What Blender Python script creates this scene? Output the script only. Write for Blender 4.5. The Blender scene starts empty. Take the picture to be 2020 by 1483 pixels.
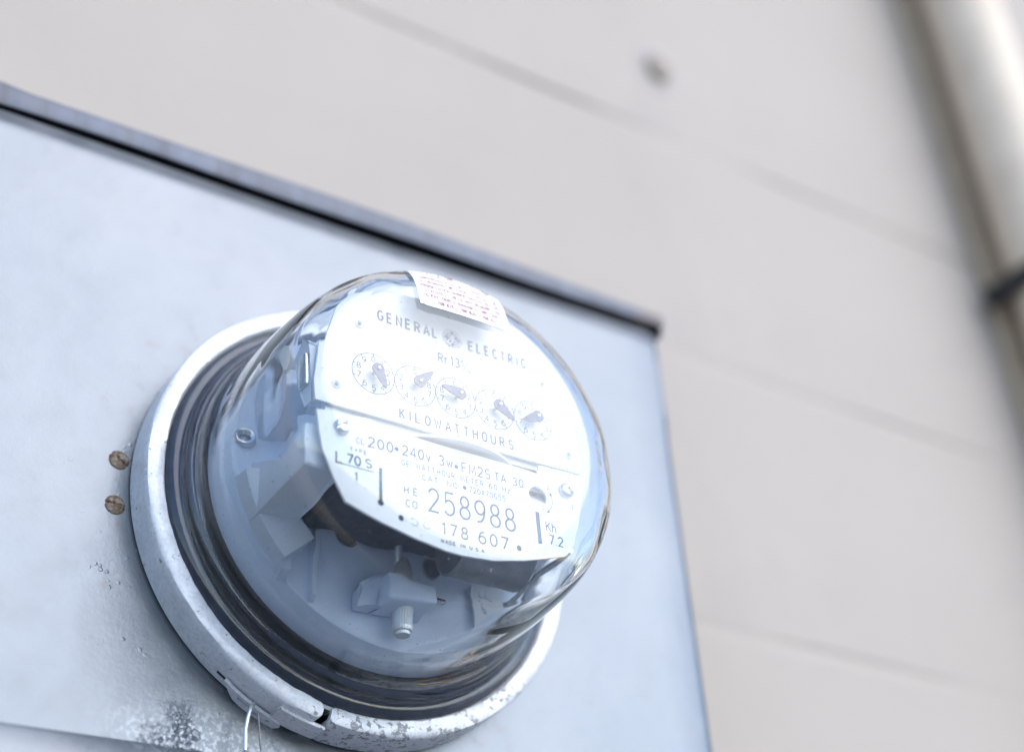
import bpy, bmesh, math, random
from math import sin, cos, pi, radians, hypot, atan2, sqrt
from mathutils import Vector, Matrix
random.seed(7)
S = bpy.context.scene
COL = S.collection

# ------------------------------------------------------------------ camera, world, sun, exposure
CAM_LOC = (-0.296884, -0.546998, -0.341694)
CAM_ROT = ((0.8361908, -0.2610535, -0.4823235), (-0.5446572, -0.4983722, -0.6745174), (-0.0642915, 0.8267262, -0.5589189))
cd = bpy.data.cameras.new("camera")
cam = bpy.data.objects.new("camera", cd)
COL.objects.link(cam)
m = Matrix(CAM_ROT).to_4x4(); m.translation = Vector(CAM_LOC)
cam.matrix_world = m
cd.sensor_fit = 'HORIZONTAL'; cd.sensor_width = 36.0; cd.lens = 56.82
cd.clip_start = 0.02; cd.clip_end = 500
cd.dof.use_dof = True; cd.dof.focus_distance = 0.634; cd.dof.aperture_fstop = 3.4
S.camera = cam

SUN_EL, SUN_AZ = 38.0, 24.0          # azimuth counted from the wall's outward normal towards +X
w = bpy.data.worlds.new("World"); S.world = w; w.use_nodes = True
nt = w.node_tree; nt.nodes.clear()
out = nt.nodes.new("ShaderNodeOutputWorld"); bg = nt.nodes.new("ShaderNodeBackground")
sky = nt.nodes.new("ShaderNodeTexSky"); sky.sky_type = 'NISHITA'; sky.sun_disc = False
sky.sun_elevation = radians(SUN_EL); sky.sun_rotation = radians(180 - SUN_AZ)
sky.air_density = 1.0; sky.dust_density = .55; sky.ozone_density = 3.5
bg.inputs["Strength"].default_value = 0.15
nt.links.new(sky.outputs[0], bg.inputs[0]); nt.links.new(bg.outputs[0], out.inputs[0])
ld = bpy.data.lights.new("sun", 'SUN'); ld.energy = 1.15; ld.angle = radians(70); ld.color = (1, .962, .915)
sun = bpy.data.objects.new("sun", ld); COL.objects.link(sun)
sd = Vector((sin(radians(SUN_AZ)) * cos(radians(SUN_EL)), -cos(radians(SUN_AZ)) * cos(radians(SUN_EL)), sin(radians(SUN_EL))))
sun.rotation_euler = sd.to_track_quat('Z', 'Y').to_euler()
S.view_settings.view_transform = 'Standard'; S.view_settings.look = 'None'
S.view_settings.gamma = 1.0; S.view_settings.use_curve_mapping = False
S.view_settings.exposure = 1.3
S.render.engine = 'CYCLES'
S.cycles.max_bounces = 24; S.cycles.transmission_bounces = 20; S.cycles.glossy_bounces = 8
S.cycles.diffuse_bounces = 5; S.cycles.transparent_max_bounces = 16
S.cycles.caustics_reflective = True; S.cycles.caustics_refractive = True
S.cycles.blur_glossy = 0.5; S.cycles.sample_clamp_indirect = 8
S.cycles.use_denoising = True

# ------------------------------------------------------------------ node helpers
def mat(name, base=(.5, .5, .5), rough=.5, metal=0.0, spec=.5):
    M = bpy.data.materials.new(name); M.use_nodes = True
    b = M.node_tree.nodes["Principled BSDF"]
    b.inputs["Base Color"].default_value = (*base, 1)
    b.inputs["Roughness"].default_value = rough
    b.inputs["Metallic"].default_value = metal
    b.inputs["Specular IOR Level"].default_value = spec
    return M
class NB:
    def __init__(s, M): s.M = M; s.t = M.node_tree; s.b = s.t.nodes["Principled BSDF"]; s.co = None
    def n(s, typ, **kw):
        x = s.t.nodes.new(typ)
        for k, v in kw.items(): setattr(x, k, v)
        return x
    def l(s, a, b): s.t.links.new(a, b)
    def coord(s):
        if s.co is None: s.co = s.n("ShaderNodeTexCoord").outputs["Object"]
        return s.co
    def noise(s, scale, detail=4, rough=.55, vec=None, stretch=None, dist=0):
        v = vec or s.coord()
        if stretch:
            mp = s.n("ShaderNodeMapping"); mp.inputs["Scale"].default_value = stretch; s.l(v, mp.inputs[0]); v = mp.outputs[0]
        x = s.n("ShaderNodeTexNoise"); x.inputs["Scale"].default_value = scale; x.inputs["Detail"].default_value = detail
        x.inputs["Roughness"].default_value = rough; x.inputs["Distortion"].default_value = dist
        s.l(v, x.inputs["Vector"]); return x.outputs["Fac"]
    def voro(s, scale, feature='F1'):
        x = s.n("ShaderNodeTexVoronoi"); x.feature = feature; x.inputs["Scale"].default_value = scale
        s.l(s.coord(), x.inputs["Vector"]); return x.outputs["Distance"]
    def ramp(s, fac, stops):
        r = s.n("ShaderNodeValToRGB"); e = r.color_ramp.elements
        while len(e) > 1: e.remove(e[-1])
        for i, (p, c) in enumerate(stops):
            c = (c, c, c) if isinstance(c, (int, float)) else c
            k = e[0] if i == 0 else e.new(p)
            k.position = p; k.color = (*c, 1)
        s.l(fac, r.inputs[0]); return r.outputs[0]
    def mix(s, f, a, b):
        x = s.n("ShaderNodeMix"); x.data_type = 'RGBA'
        for k, v in ((0, f), (6, a), (7, b)):
            if hasattr(v, 'links'): s.l(v, x.inputs[k])
            elif k == 0: x.inputs[0].default_value = v
            else: x.inputs[k].default_value = (*v, 1)
        return x.outputs[2]
    def math(s, op, a, b=0.0, clamp=False):
        x = s.n("ShaderNodeMath"); x.operation = op; x.use_clamp = clamp
        for i, v in enumerate((a, b)):
            if hasattr(v, 'links'): s.l(v, x.inputs[i])
            else: x.inputs[i].default_value = v
        return x.outputs[0]
    def maprange(s, v, a, b, c=0.0, d=1.0):
        x = s.n("ShaderNodeMapRange"); s.l(v, x.inputs[0])
        for i, q in enumerate((a, b, c, d)): x.inputs[i + 1].default_value = q
        x.clamp = True; x.interpolation_type = 'SMOOTHSTEP'; return x.outputs[0]
    def sep(s):
        x = s.n("ShaderNodeSeparateXYZ"); s.l(s.coord(), x.inputs[0]); return x.outputs
    def dist(s, p, scale=(1, 1, 1)):
        a = s.n("ShaderNodeVectorMath"); a.operation = 'SUBTRACT'; s.l(s.coord(), a.inputs[0]); a.inputs[1].default_value = p
        c = s.n("ShaderNodeVectorMath"); c.operation = 'MULTIPLY'; s.l(a.outputs[0], c.inputs[0]); c.inputs[1].default_value = scale
        d = s.n("ShaderNodeVectorMath"); d.operation = 'LENGTH'; s.l(c.outputs[0], d.inputs[0]); return d.outputs["Value"]
    def bump(s, h, dist=.001, strength=.5):
        x = s.n("ShaderNodeBump"); x.inputs["Distance"].default_value = dist; x.inputs["Strength"].default_value = strength
        s.l(h, x.inputs["Height"]); s.l(x.outputs[0], s.b.inputs["Normal"])
    def set(s, name, v): s.l(v, s.b.inputs[name])

# ------------------------------------------------------------------ materials
def m_wall():
    M = mat("painted_block", (.6, .57, .56), .75, 0, .3); B = NB(M)
    big = B.noise(2.2, 5, .6); fine = B.noise(160, 3, .6)
    c = B.ramp(big, [(.3, (.395, .334, .282)), (.5, (.42, .360, .304)), (.72, (.44, .380, .322))])
    st = B.noise(5.0, 6, .7, dist=.6)
    c = B.mix(B.ramp(st, [(.60, 0.0), (.75, .25)]), c, (.325, .272, .25))
    B.set("Base Color", c)
    B.bump(B.math('ADD', fine, B.math('MULTIPLY', big, 2.0)), .0012, .6); return M
def m_box():
    M = mat("galvanised_sheet", (.45, .5, .56), .42, 0.0, .5); B = NB(M)
    big = B.noise(9, 5, .6); mid = B.noise(55, 5, .65); fin = B.noise(700, 3, .6)
    c = B.ramp(big, [(.3, (.172, .186, .199)), (.55, (.191, .203, .213)), (.75, (.212, .221, .227))])
    c = B.mix(B.ramp(mid, [(.35, .30), (.6, 0.0)]), c, (.134, .152, .172))
    # weathering crust close round the ring and under it at the lower left
    near = B.math('SUBTRACT', 1.0, B.maprange(B.dist((-.012, 0, -.012)), .098, .125))
    low = B.math('SUBTRACT', 1.0, B.maprange(B.dist((-.064, 0, -.106), (.7, 1, 1.7)), .006, .034))
    msk = B.math('MAXIMUM', B.math('MULTIPLY', near, .75), low)
    sp = B.noise(420, 5, .7); vo = B.voro(300)
    bub = B.math('MULTIPLY', B.ramp(vo, [(.16, 1.0), (.30, 0.0)]), B.ramp(B.noise(75, 3, .5), [(.58, 0.0), (.66, 1.0)]))
    bub = B.math('MULTIPLY', bub, msk)
    c = B.mix(B.math('MULTIPLY', bub, .30), c, (.30, .32, .34))
    drt = B.math('MULTIPLY', B.ramp(sp, [(.47, 0.0), (.56, 1.0)]), B.math('MULTIPLY', low, B.ramp(B.noise(45, 4, .6), [(.42, 0.0), (.58, 1.0)])))
    c = B.mix(B.math('MULTIPLY', drt, .55), c, (.075, .075, .08))
    rst = B.math('MULTIPLY', B.ramp(B.noise(110, 5, .7), [(.60, 0.0), (.68, 1.0)]), B.math('MAXIMUM', near, low))
    c = B.mix(B.math('MULTIPLY', B.math('MULTIPLY', B.ramp(B.noise(520, 4, .65), [(.5, 0.0), (.58, 1.0)]), low), .5), c, (.46, .48, .50))
    c = B.mix(B.math('MULTIPLY', rst, .45), c, (.20, .13, .09))
    B.set("Base Color", c)
    B.set("Roughness", B.ramp(mid, [(.3, .30), (.7, .42)]))
    h = B.math('ADD', B.math('MULTIPLY', fin, .10), B.math('ADD', B.math('MULTIPLY', mid, .8), B.math('ADD', B.math('MULTIPLY', bub, .6), B.math('MULTIPLY', drt, -.8))))
    B.bump(h, .0006, .7)
    B.b.inputs["Metallic"].default_value = .65
    return M
def m_lip():
    M = mat("weathered_cap", (.2, .22, .27), .5, .35); B = NB(M)
    n = B.noise(60, 6, .65, stretch=(1.0, 1, .35)); st = B.noise(90, 4, .7, stretch=(1.0, 1, .12))
    c = B.ramp(n, [(.3, (.085, .09, .11)), (.7, (.135, .145, .175))])
    c = B.mix(B.math('MULTIPLY', B.maprange(B.sep()[0], .168, .198), B.ramp(st, [(.35, .2), (.6, .9)])), c, (.13, .075, .045))
    c = B.mix(B.ramp(st, [(.5, 0.0), (.65, .5)]), c, (.08, .07, .068))
    B.set("Base Color", c); B.bump(n, .0006, .5); return M
def m_ring():
    M = mat("zinc_ring", (.6, .6, .62), .5, .12); B = NB(M)
    xyz = B.sep()
    n = B.noise(330, 5, .72); n2 = B.noise(90, 5, .65); n3 = B.noise(600, 2, .5)
    c = B.ramp(n2, [(.3, (.62, .615, .62)), (.7, (.78, .775, .775))])
    # flaking is worst along the bottom of the band
    zone = B.math('MULTIPLY', B.maprange(xyz[0], -.045, .0), B.maprange(B.math('ADD', xyz[2], B.math('MULTIPLY', xyz[0], -.25)), -.065, -.09))
    base = B.math('ADD', B.math('MULTIPLY', zone, .065), .03)
    fl = B.math('GREATER_THAN', B.math('ADD', B.math('ADD', B.math('MULTIPLY', n, .7), B.math('MULTIPLY', n2, .3)), base), .645)
    c = B.mix(B.ramp(n3, [(.36, .30), (.52, 0.0)]), c, (.42, .42, .43))
    c = B.mix(fl, c, (.31, .30, .295))
    B.set("Base Color", c); B.set("Roughness", B.mix(fl, (.42, .42, .42), (.6, .6, .6)))
    h = B.math('ADD', B.math('MULTIPLY', n3, .25), B.math('ADD', B.math('MULTIPLY', n2, .6), B.math('MULTIPLY', fl, -1.0)))
    B.bump(h, .0005, .7); return M
def m_glass():
    M = bpy.data.materials.new("clear_glass"); M.use_nodes = True; t = M.node_tree; t.nodes.clear()
    o = t.nodes.new("ShaderNodeOutputMaterial"); g = t.nodes.new("ShaderNodeBsdfGlass")
    g.inputs["IOR"].default_value = 1.5; g.inputs["Roughness"].default_value = 0.0; g.inputs["Color"].default_value = (.975, .985, .985, 1)
    n = t.nodes.new("ShaderNodeTexNoise"); n.inputs["Scale"].default_value = 34; n.inputs["Detail"].default_value = 2
    tc = t.nodes.new("ShaderNodeTexCoord"); b = t.nodes.new("ShaderNodeBump"); b.inputs["Distance"].default_value = .0006; b.inputs["Strength"].default_value = .25
    t.links.new(tc.outputs["Object"], n.inputs["Vector"]); t.links.new(n.outputs["Fac"], b.inputs["Height"]); t.links.new(b.outputs[0], g.inputs["Normal"])
    d = t.nodes.new("ShaderNodeBsdfDiffuse"); d.inputs["Color"].default_value = (.6, .58, .55, 1)
    n2 = t.nodes.new("ShaderNodeTexNoise"); n2.inputs["Scale"].default_value = 620; n2.inputs["Detail"].default_value = 2; t.links.new(tc.outputs["Object"], n2.inputs["Vector"])
    r = t.nodes.new("ShaderNodeValToRGB"); r.color_ramp.elements[0].position = .70; r.color_ramp.elements[0].color = (0, 0, 0, 1); r.color_ramp.elements[1].position = .78; r.color_ramp.elements[1].color = (.4, .4, .4, 1)
    mx = t.nodes.new("ShaderNodeMixShader"); t.links.new(n2.outputs["Fac"], r.inputs[0]); t.links.new(r.outputs[0], mx.inputs[0]); t.links.new(g.outputs[0], mx.inputs[1]); t.links.new(d.outputs[0], mx.inputs[2])
    t.links.new(mx.outputs[0], o.inputs[0]); return M
def m_noisy(name, c1, c2, rough, metal, scale, bump=.0003, spec=.5):
    M = mat(name, c1, rough, metal, spec); B = NB(M); n = B.noise(scale, 5, .6)
    B.set("Base Color", B.ramp(n, [(.35, c1), (.65, c2)])); B.bump(n, bump, .6); return M
def m_rust():
    M = mat("rusty_screw", (.3, .2, .1), .6, .2); B = NB(M); n = B.noise(420, 5, .7)
    B.set("Base Color", B.ramp(n, [(.34, (.035, .022, .016)), (.44, (.13, .07, .035)), (.54, (.22, .165, .115)), (.66, (.30, .29, .285))])); B.bump(n, .0004, .8); return M
WALL = m_wall(); BOX = m_box(); LIP = m_lip(); RING = m_ring(); GLASS = m_glass(); RUST = m_rust()
PLATE = m_noisy("white_enamel", (.80, .80, .79), (.83, .83, .82), .38, 0, 60, .0001)
INK = mat("grey_ink", (.035, .05, .14), .6, 0, .3)
INKB = mat("black_ink", (.012, .014, .022), .6, 0, .3)
PAPER = m_noisy("sticker_paper", (.84, .84, .83), (.87, .87, .86), .55, 0, 200, .0001)
RED = mat("red_ink", (.28, .006, .03), .6, 0, .3)
PLAST = m_noisy("grey_moulding", (.60, .69, .84), (.65, .73, .87), .42, 0, 90, .0002)
PLASTL = m_noisy("pale_moulding", (.66, .70, .78), (.70, .74, .81), .4, 0, 90, .0002)
BLACK = m_noisy("black_bakelite", (.010, .011, .013), (.018, .019, .021), .32, 0, 60, .0002)
GASK = m_noisy("black_gasket", (.025, .034, .065), (.045, .058, .10), .4, 0, 120, .0004)
STEEL = m_noisy("bright_steel", (.58, .58, .58), (.66, .66, .66), .22, 1, 200, .0001)
DULL = m_noisy("dull_steel", (.20, .21, .23), (.28, .29, .31), .45, .7, 120, .0003)
POINT = mat("pointer_black", (.05, .06, .13), .45)
COIL = m_noisy("dark_coil", (.013, .016, .024), (.026, .03, .042), .5, .2, 250, .0006)
ALU = m_noisy("aluminium_disc", (.76, .76, .76), (.82, .82, .82), .4, .6, 150, .0001)
GLINT = m_noisy("warm_glint", (.72, .42, .17), (.80, .50, .22), .28, 1, 90, .0002)  # orange metal tone imitating a warm reflection, used on the added strip
PIPE = m_noisy("tan_paint", (.62, .50, .37), (.69, .57, .43), .55, 0, 25, .0008)
BATTEN = m_noisy("brown_wood", (.40, .30, .195), (.48, .365, .245), .7, 0, 30, .001)
STRAP = m_noisy("dark_strap", (.012, .014, .014), (.03, .03, .03), .5, .3, 60, .0005)
WIREM = m_noisy("seal_wire", (.66, .65, .63), (.76, .75, .73), .35, .9, 500, .0001)
WIRED = m_noisy("dull_wire", (.20, .19, .18), (.30, .28, .26), .45, .7, 500, .0001)
GROUND = m_noisy("concrete_ground", (.17, .185, .21), (.23, .245, .27), .85, 0, 3, .002)
PLUG = m_noisy("rusty_plug", (.27, .235, .19), (.32, .25, .195), .7, .1, 90, .001)

# ------------------------------------------------------------------ mesh helpers
def obj(name, bm, M, parent=None, smooth=None, kind=None, label=None):
    me = bpy.data.meshes.new(name); bmesh.ops.recalc_face_normals(bm, faces=bm.faces); bm.to_mesh(me); bm.free()
    o = bpy.data.objects.new(name, me); COL.objects.link(o); me.materials.append(M)
    if parent: o.parent = parent
    if smooth is not None:
        me.polygons.foreach_set("use_smooth", [True] * len(me.polygons))
        bm2 = bmesh.new(); bm2.from_mesh(me)
        for e in bm2.edges:
            if len(e.link_faces) == 2 and e.calc_face_angle(0) > radians(smooth): e.smooth = False
        bm2.to_mesh(me); bm2.free()
    if kind: o['kind'] = kind
    if label: o['label'] = label
    return o
def thing(name, label, cat, loc=(0, 0, 0)):
    o = bpy.data.objects.new(name, None); COL.objects.link(o); o.location = loc; o.empty_display_size = .02
    o['label'] = label; o['category'] = cat; return o
def copy_part(o, parent, loc=None, rot=None):
    c = o.copy(); COL.objects.link(c); c.parent = parent
    if loc is not None: c.location = loc
    if rot is not None: c.rotation_euler = rot
    for k in o.children:
        d = k.copy(); COL.objects.link(d); d.parent = c
    return c
def lathe(bm, prof, n=128, a0=0.0, a1=2 * pi, close=False, cx=0, cz=0, cap=False):
    """prof: (r, y) pairs turned about the Y axis"""
    full = abs(a1 - a0 - 2 * pi) < 1e-6
    cols = []
    for i in range(n if full else n + 1):
        a = a0 + (a1 - a0) * i / n
        cols.append([bm.verts.new((cx + r * cos(a), y, cz + r * sin(a))) for r, y in prof])
    k = len(prof)
    for i in range(len(cols) if full else len(cols) - 1):
        A, Bc = cols[i], cols[(i + 1) % len(cols)]
        for j in range(k if close else k - 1):
            q = [A[j], A[(j + 1) % k], Bc[(j + 1) % k], Bc[j]]
            try: bm.faces.new(q)
            except ValueError: pass
    if not full and cap:
        bm.faces.new(cols[0]); bm.faces.new(list(reversed(cols[-1])))
    return cols
def lathe_fix(bm): bmesh.ops.remove_doubles(bm, verts=bm.verts, dist=1e-6)
def prism(bm, pts, ax, lo, hi, holes=()):
    """polygon (a,b) extruded along axis ax ('x': (y,z), 'y': (x,z), 'z': (x,y)) from lo to hi; may have holes"""
    def V(p, t):
        return {'x': (t, p[0], p[1]), 'y': (p[0], t, p[1]), 'z': (p[0], p[1], t)}[ax]
    loops = [pts] + list(holes)
    for t in (lo, hi):
        eds = []
        for L in loops:
            vs = [bm.verts.new(V(p, t)) for p in L]
            eds += [bm.edges.new((vs[i], vs[(i + 1) % len(vs)])) for i in range(len(vs))]
        bmesh.ops.triangle_fill(bm, use_beauty=True, use_dissolve=False, edges=eds)
    for L in loops:
        a = [bm.verts.new(V(p, lo)) for p in L]; b = [bm.verts.new(V(p, hi)) for p in L]
        for i in range(len(L)):
            j = (i + 1) % len(L); bm.faces.new((a[i], a[j], b[j], b[i]))
    bmesh.ops.remove_doubles(bm, verts=bm.verts, dist=1e-6)
def bevel(bm, w, seg=2, ang=30):
    es = [e for e in bm.edges if len(e.link_faces) == 2 and e.calc_face_angle(0) > radians(ang)]
    bmesh.ops.bevel(bm, geom=es, offset=w, segments=seg, profile=.5, affect='EDGES', clamp_overlap=True)
def box(bm, x0, x1, y0, y1, z0, z1):
    r = bmesh.ops.create_cube(bm, size=1)
    for v in r['verts']:
        v.co = Vector(((x0 + x1) / 2 + v.co.x * (x1 - x0), (y0 + y1) / 2 + v.co.y * (y1 - y0), (z0 + z1) / 2 + v.co.z * (z1 - z0)))
    return r['verts']
def tube(bm, pts, r, n=12, caps=True):
    pts = [Vector(p) for p in pts]; rings = []
    rr = r if isinstance(r, (list, tuple)) else [r] * len(pts)
    up = None
    for i, p in enumerate(pts):
        d = (pts[min(i + 1, len(pts) - 1)] - pts[max(i - 1, 0)]).normalized()
        if up is None: up = d.orthogonal().normalized()
        up = (up - d * up.dot(d)).normalized(); s = d.cross(up)
        rings.append([bm.verts.new(p + rr[i] * (cos(2 * pi * k / n) * up + sin(2 * pi * k / n) * s)) for k in range(n)])
    for a, b in zip(rings, rings[1:]):
        for k in range(n): bm.faces.new((a[k], a[(k + 1) % n], b[(k + 1) % n], b[k]))
    if caps: bm.faces.new(list(reversed(rings[0]))); bm.faces.new(rings[-1])
def circle(cx, cz, r, n=32, ry=None): return [(cx + r * cos(2 * pi * i / n), cz + (ry or r) * sin(2 * pi * i / n)) for i in range(n)]

# ------------------------------------------------------------------ stroke lettering
def E(cx, cy, rx, ry, a0, a1, n=None):
    n = n or max(4, int(abs(a1 - a0) / 22)); return [(cx + rx * cos(radians(a0 + (a1 - a0) * i / n)), cy + ry * sin(radians(a0 + (a1 - a0) * i / n))) for i in range(n + 1)]
G = {
 '0': [E(.27, .5, .27, .5, 90, 450, 18)], '1': [[(.12, .82), (.32, 1), (.32, 0)]],
 '2': [E(.27, .73, .26, .27, 165, -35) + [(.02, 0), (.55, 0)]],
 '3': [E(.26, .75, .24, .25, 150, -90) , E(.26, .255, .27, .255, 90, -150)],
 '4': [[(.42, 0), (.42, 1), (.0, .27), (.56, .27)]],
 '5': [[(.5, 1), (.09, 1), (.05, .54)] + E(.26, .33, .28, .33, 130, -150)],
 '6': [[(.45, .98)] + E(.34, .36, .33, .6, 110, 180, 4) + E(.27, .31, .27, .31, 180, 540, 16)],
 '7': [[(0, 1), (.54, 1), (.18, 0)]],
 '8': [E(.27, .76, .22, .24, -90, 270, 16), E(.27, .26, .27, .26, 90, 450, 16)],
 '9': [[(.09, .02)] + E(.20, .64, .33, .6, -70, 0, 4) + E(.27, .69, .27, .31, 0, 360, 16)],
 'A': [[(0, 0), (.3, 1), (.6, 0)], [(.11, .33), (.49, .33)]], 'B': [[(0, .5), (0, 1), (.28, 1)] + E(.28, .76, .22, .24, 90, -90) + [(0, .52)], [(0, .5), (0, 0), (.3, 0)] + E(.3, .26, .25, .26, -90, 90)],
 'C': [E(.3, .5, .29, .5, 40, 320)], 'D': [[(0, 0), (0, 1), (.24, 1)] + E(.24, .5, .31, .5, 90, -90) + [(0, 0)]],
 'E': [[(.48, 1), (0, 1), (0, 0), (.5, 0)], [(.03, .52), (.42, .52)]], 'F': [[(.48, 1), (0, 1), (0, 0)], [(.03, .5), (.42, .5)]],
 'G': [E(.3, .5, .29, .5, 45, 330) + [(.56, .45), (.33, .45)]], 'H': [[(0, 0), (0, 1)], [(.53, 0), (.53, 1)], [(.04, .51), (.49, .51)]],
 'I': [[(.1, 0), (.1, 1)]], 'J': [[(.4, 1), (.4, .25)] + E(.2, .22, .2, .22, 0, -180)], 'K': [[(0, 0), (0, 1)], [(.52, 1), (.03, .42)], [(.2, .6), (.55, 0)]],
 'L': [[(0, 1), (0, 0), (.47, 0)]], 'M': [[(0, 0), (.03, 1), (.33, .2), (.63, 1), (.66, 0)]], 'N': [[(0, 0), (0, 1), (.54, 0), (.54, 1)]],
 'O': [E(.3, .5, .29, .5, 90, 450, 18)], 'P': [[(0, 0), (0, 1), (.28, 1)] + E(.28, .74, .24, .26, 90, -90) + [(.04, .48)]],
 'Q': [E(.3, .5, .29, .5, 90, 450, 18), [(.36, .25), (.6, -.03)]], 'R': [[(0, 0), (0, 1), (.28, 1)] + E(.28, .75, .23, .25, 90, -90) + [(.04, .5)], [(.28, .47), (.53, 0)]],
 'S': [E(.27, .75, .24, .25, 35, 270) + E(.27, .25, .26, .25, 90, -145)], 'T': [[(0, 1), (.54, 1)], [(.27, .96), (.27, 0)]],
 'U': [[(0, 1), (0, .28)] + E(.27, .27, .27, .27, 180, 360) + [(.54, 1)]], 'V': [[(0, 1), (.28, 0), (.56, 1)]], 'W': [[(0, 1), (.18, 0), (.38, .8), (.58, 0), (.76, 1)]],
 'X': [[(0, 0), (.54, 1)], [(0, 1), (.54, 0)]], 'Y': [[(0, 1), (.27, .48), (.27, 0)], [(.54, 1), (.29, .52)]], 'Z': [[(0, 1), (.52, 1), (0, 0), (.54, 0)]],
 'r': [[(0, .66), (0, 0)], E(.22, .42, .2, .24, 165, 60, 5)], 'h': [[(0, 1), (0, 0)], E(.22, .42, .2, .24, 160, 0, 6) + [(.42, 0)]], 'v': [[(0, .66), (.22, 0), (.44, .66)]],
 'w': [[(0, .66), (.14, 0), (.3, .55), (.46, 0), (.6, .66)]], 'z': [[(0, .66), (.4, .66), (0, 0), (.42, 0)]],
 '/': [[(0, -.1), (.4, 1.1)]], '.': [[(.05, 0), (.05, .09)]], '-': [[(.05, .45), (.35, .45)]], '\'': [[(.05, 1), (.05, .8)]], '*': [E(.14, .45, .06, .075, 0, 360, 10)],
}
WID = {'1': .42, 'I': .2, 'M': .66, 'W': .76, 'w': .6, '.': .1, '*': .28, '/': .4, 'r': .36, 'h': .42, 'z': .42, 'v': .44, ' ': .38, '-': .4, "'": .1}
def strokes(txt, x, z, h, width=None, sx=.8, gap=.22):
    """polylines (x, z) for a line of text whose baseline starts at (x, z); width stretches it to fit"""
    adv = []; t = 0
    for ch in txt: adv.append(t); t += WID.get(ch, .56) + gap
    t -= gap
    k = (width / t) if width else h * sx
    o = []
    for ch, a in zip(txt, adv):
        for s in G.get(ch, []): o.append([(x + (a + px) * k, z + pz * h) for px, pz in s])
    return o
def strips(bm, polys, wd, place, base=.00003, step=.000009):
    """flat mitred strips along the polylines; place(x, z, off) -> point, off being the height above the surface"""
    for i, P in enumerate(polys):
        Q = [P[0]]
        for p in P[1:]:
            if hypot(p[0] - Q[-1][0], p[1] - Q[-1][1]) > 1e-7: Q.append(p)
        closed = len(Q) > 3 and hypot(Q[0][0] - Q[-1][0], Q[0][1] - Q[-1][1]) < 1e-6
        if closed: Q = Q[:-1]
        n = len(Q); off = base + step * (i % 5); L = []; Rr = []
        for j in range(n):
            a = Q[(j - 1) % n] if (closed or j > 0) else None; b = Q[(j + 1) % n] if (closed or j < n - 1) else None; c = Q[j]
            def dr(p, q): d = hypot(q[0] - p[0], q[1] - p[1]); return ((q[0] - p[0]) / d, (q[1] - p[1]) / d)
            d1 = dr(a, c) if a else None; d2 = dr(c, b) if b else None
            d1 = d1 or d2; d2 = d2 or d1
            nx, nz = -(d1[1] + d2[1]), d1[0] + d2[0]; l = hypot(nx, nz)
            if l < .35: nx, nz, l = -d2[1], d2[0], 1; s = 1
            else: s = min(2.2, 2 / l)
            nx, nz = nx / l, nz / l; e = wd / 2 * s
            L.append(bm.verts.new(place(c[0] + nx * e, c[1] + nz * e, off))); Rr.append(bm.verts.new(place(c[0] - nx * e, c[1] - nz * e, off)))
        for j in range(n if closed else n - 1):
            k = (j + 1) % n
            try: bm.faces.new((L[j], L[k], Rr[k], Rr[j]))
            except ValueError: pass
def disc_face(bm, cx, cz, r, place, off, n=28, ry=None):
    bm.faces.new([bm.verts.new(place(p[0], p[1], off)) for p in circle(cx, cz, r, n, ry)])

# ================================================================== SETTING
bm = bmesh.new(); bmesh.ops.create_grid(bm, x_segments=8, y_segments=8, size=150)
for v in bm.verts: v.co.z = -1.45
obj("ground", bm, GROUND, kind='structure')

wall = thing("wall", "pale painted block wall behind the grey metal meter box", "wall", (0, .12, -1.45))
def course(k):
    z0 = .0705 - 1.45 + .203 * (k - 0) + 0.0
    bm = bmesh.new(); cols = []
    xs = [-3 + i * .05 for i in range(0, 126)]
    rnd = random.Random(k * 13 + 5); ph = [rnd.uniform(0, 6.28) for _ in range(6)]
    def dep(x, q):
        j = k + (q > 0)
        v = .55 + .35 * sin(x * 3.1 + ph[0] + q) + .25 * sin(x * 9.3 + ph[1] + q)
        lo_, hi_ = {9: (.10, .68), 8: (.42, .95), 7: (.30, .60)}.get(j, (-9, 9))
        if j in (7, 8, 9): v = (1.0 if lo_ < x < hi_ else max(0, 1 - 9 * max(lo_ - x, x - hi_))) * (.85 + .15 * sin(x * 9)) * (1.0, .8, .55)[9 - j] * max(.12, min(1, .62 + .75 * sin(x * 23 + j) * sin(x * 7.3 + 2 * j)))
        else: v = 0
        return .00004 + .0027 * max(0, min(1, v))
    h = .203
    for x in xs:
        d0, d1 = dep(x, 0), dep(x, 2)
        cols.append([bm.verts.new(p) for p in ((x, .19, 0), (x, d0, 0), (x, d0 * .9, .0022), (x, 0, .0046), (x, 0, h - .0046), (x, d1 * .9, h - .0022), (x, d1, h), (x, .19, h))])
    for a, b in zip(cols, cols[1:]):
        for j in range(7): bm.faces.new((a[j], a[j + 1], b[j + 1], b[j]))
    return bm
nrow = 19
for k in range(nrow):
    o = obj("block_course", course(k), WALL, wall)
    o.location = (0, 0, -.0035 + .203 * k - .0) if False else (0, 0, (.0705 - 7 * .203) + 1.45 + .203 * k)

# ------------------------------------------------------------------ wall plug
wp = thing("wall_plug", "small rusty fixing in the bare wall above the meter box", "wall plug", (.340, .12, .548))
wp.scale = (1.7, 1.2, 2.1)
bm = bmesh.new(); lathe(bm, [(0, -.006), (.004, -.0055), (.0065, -.003), (.007, .001)], 20); lathe_fix(bm)
obj("head", bm, PLUG, wp, smooth=50)
bm = bmesh.new(); lathe(bm, [(.0068, -.0004), (.0105, -.0012), (.0125, .0002)], 24); obj("collar", bm, m_noisy("stained_collar", (.36, .305, .27), (.42, .365, .32), .7, 0, 60), wp, smooth=50)

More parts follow.
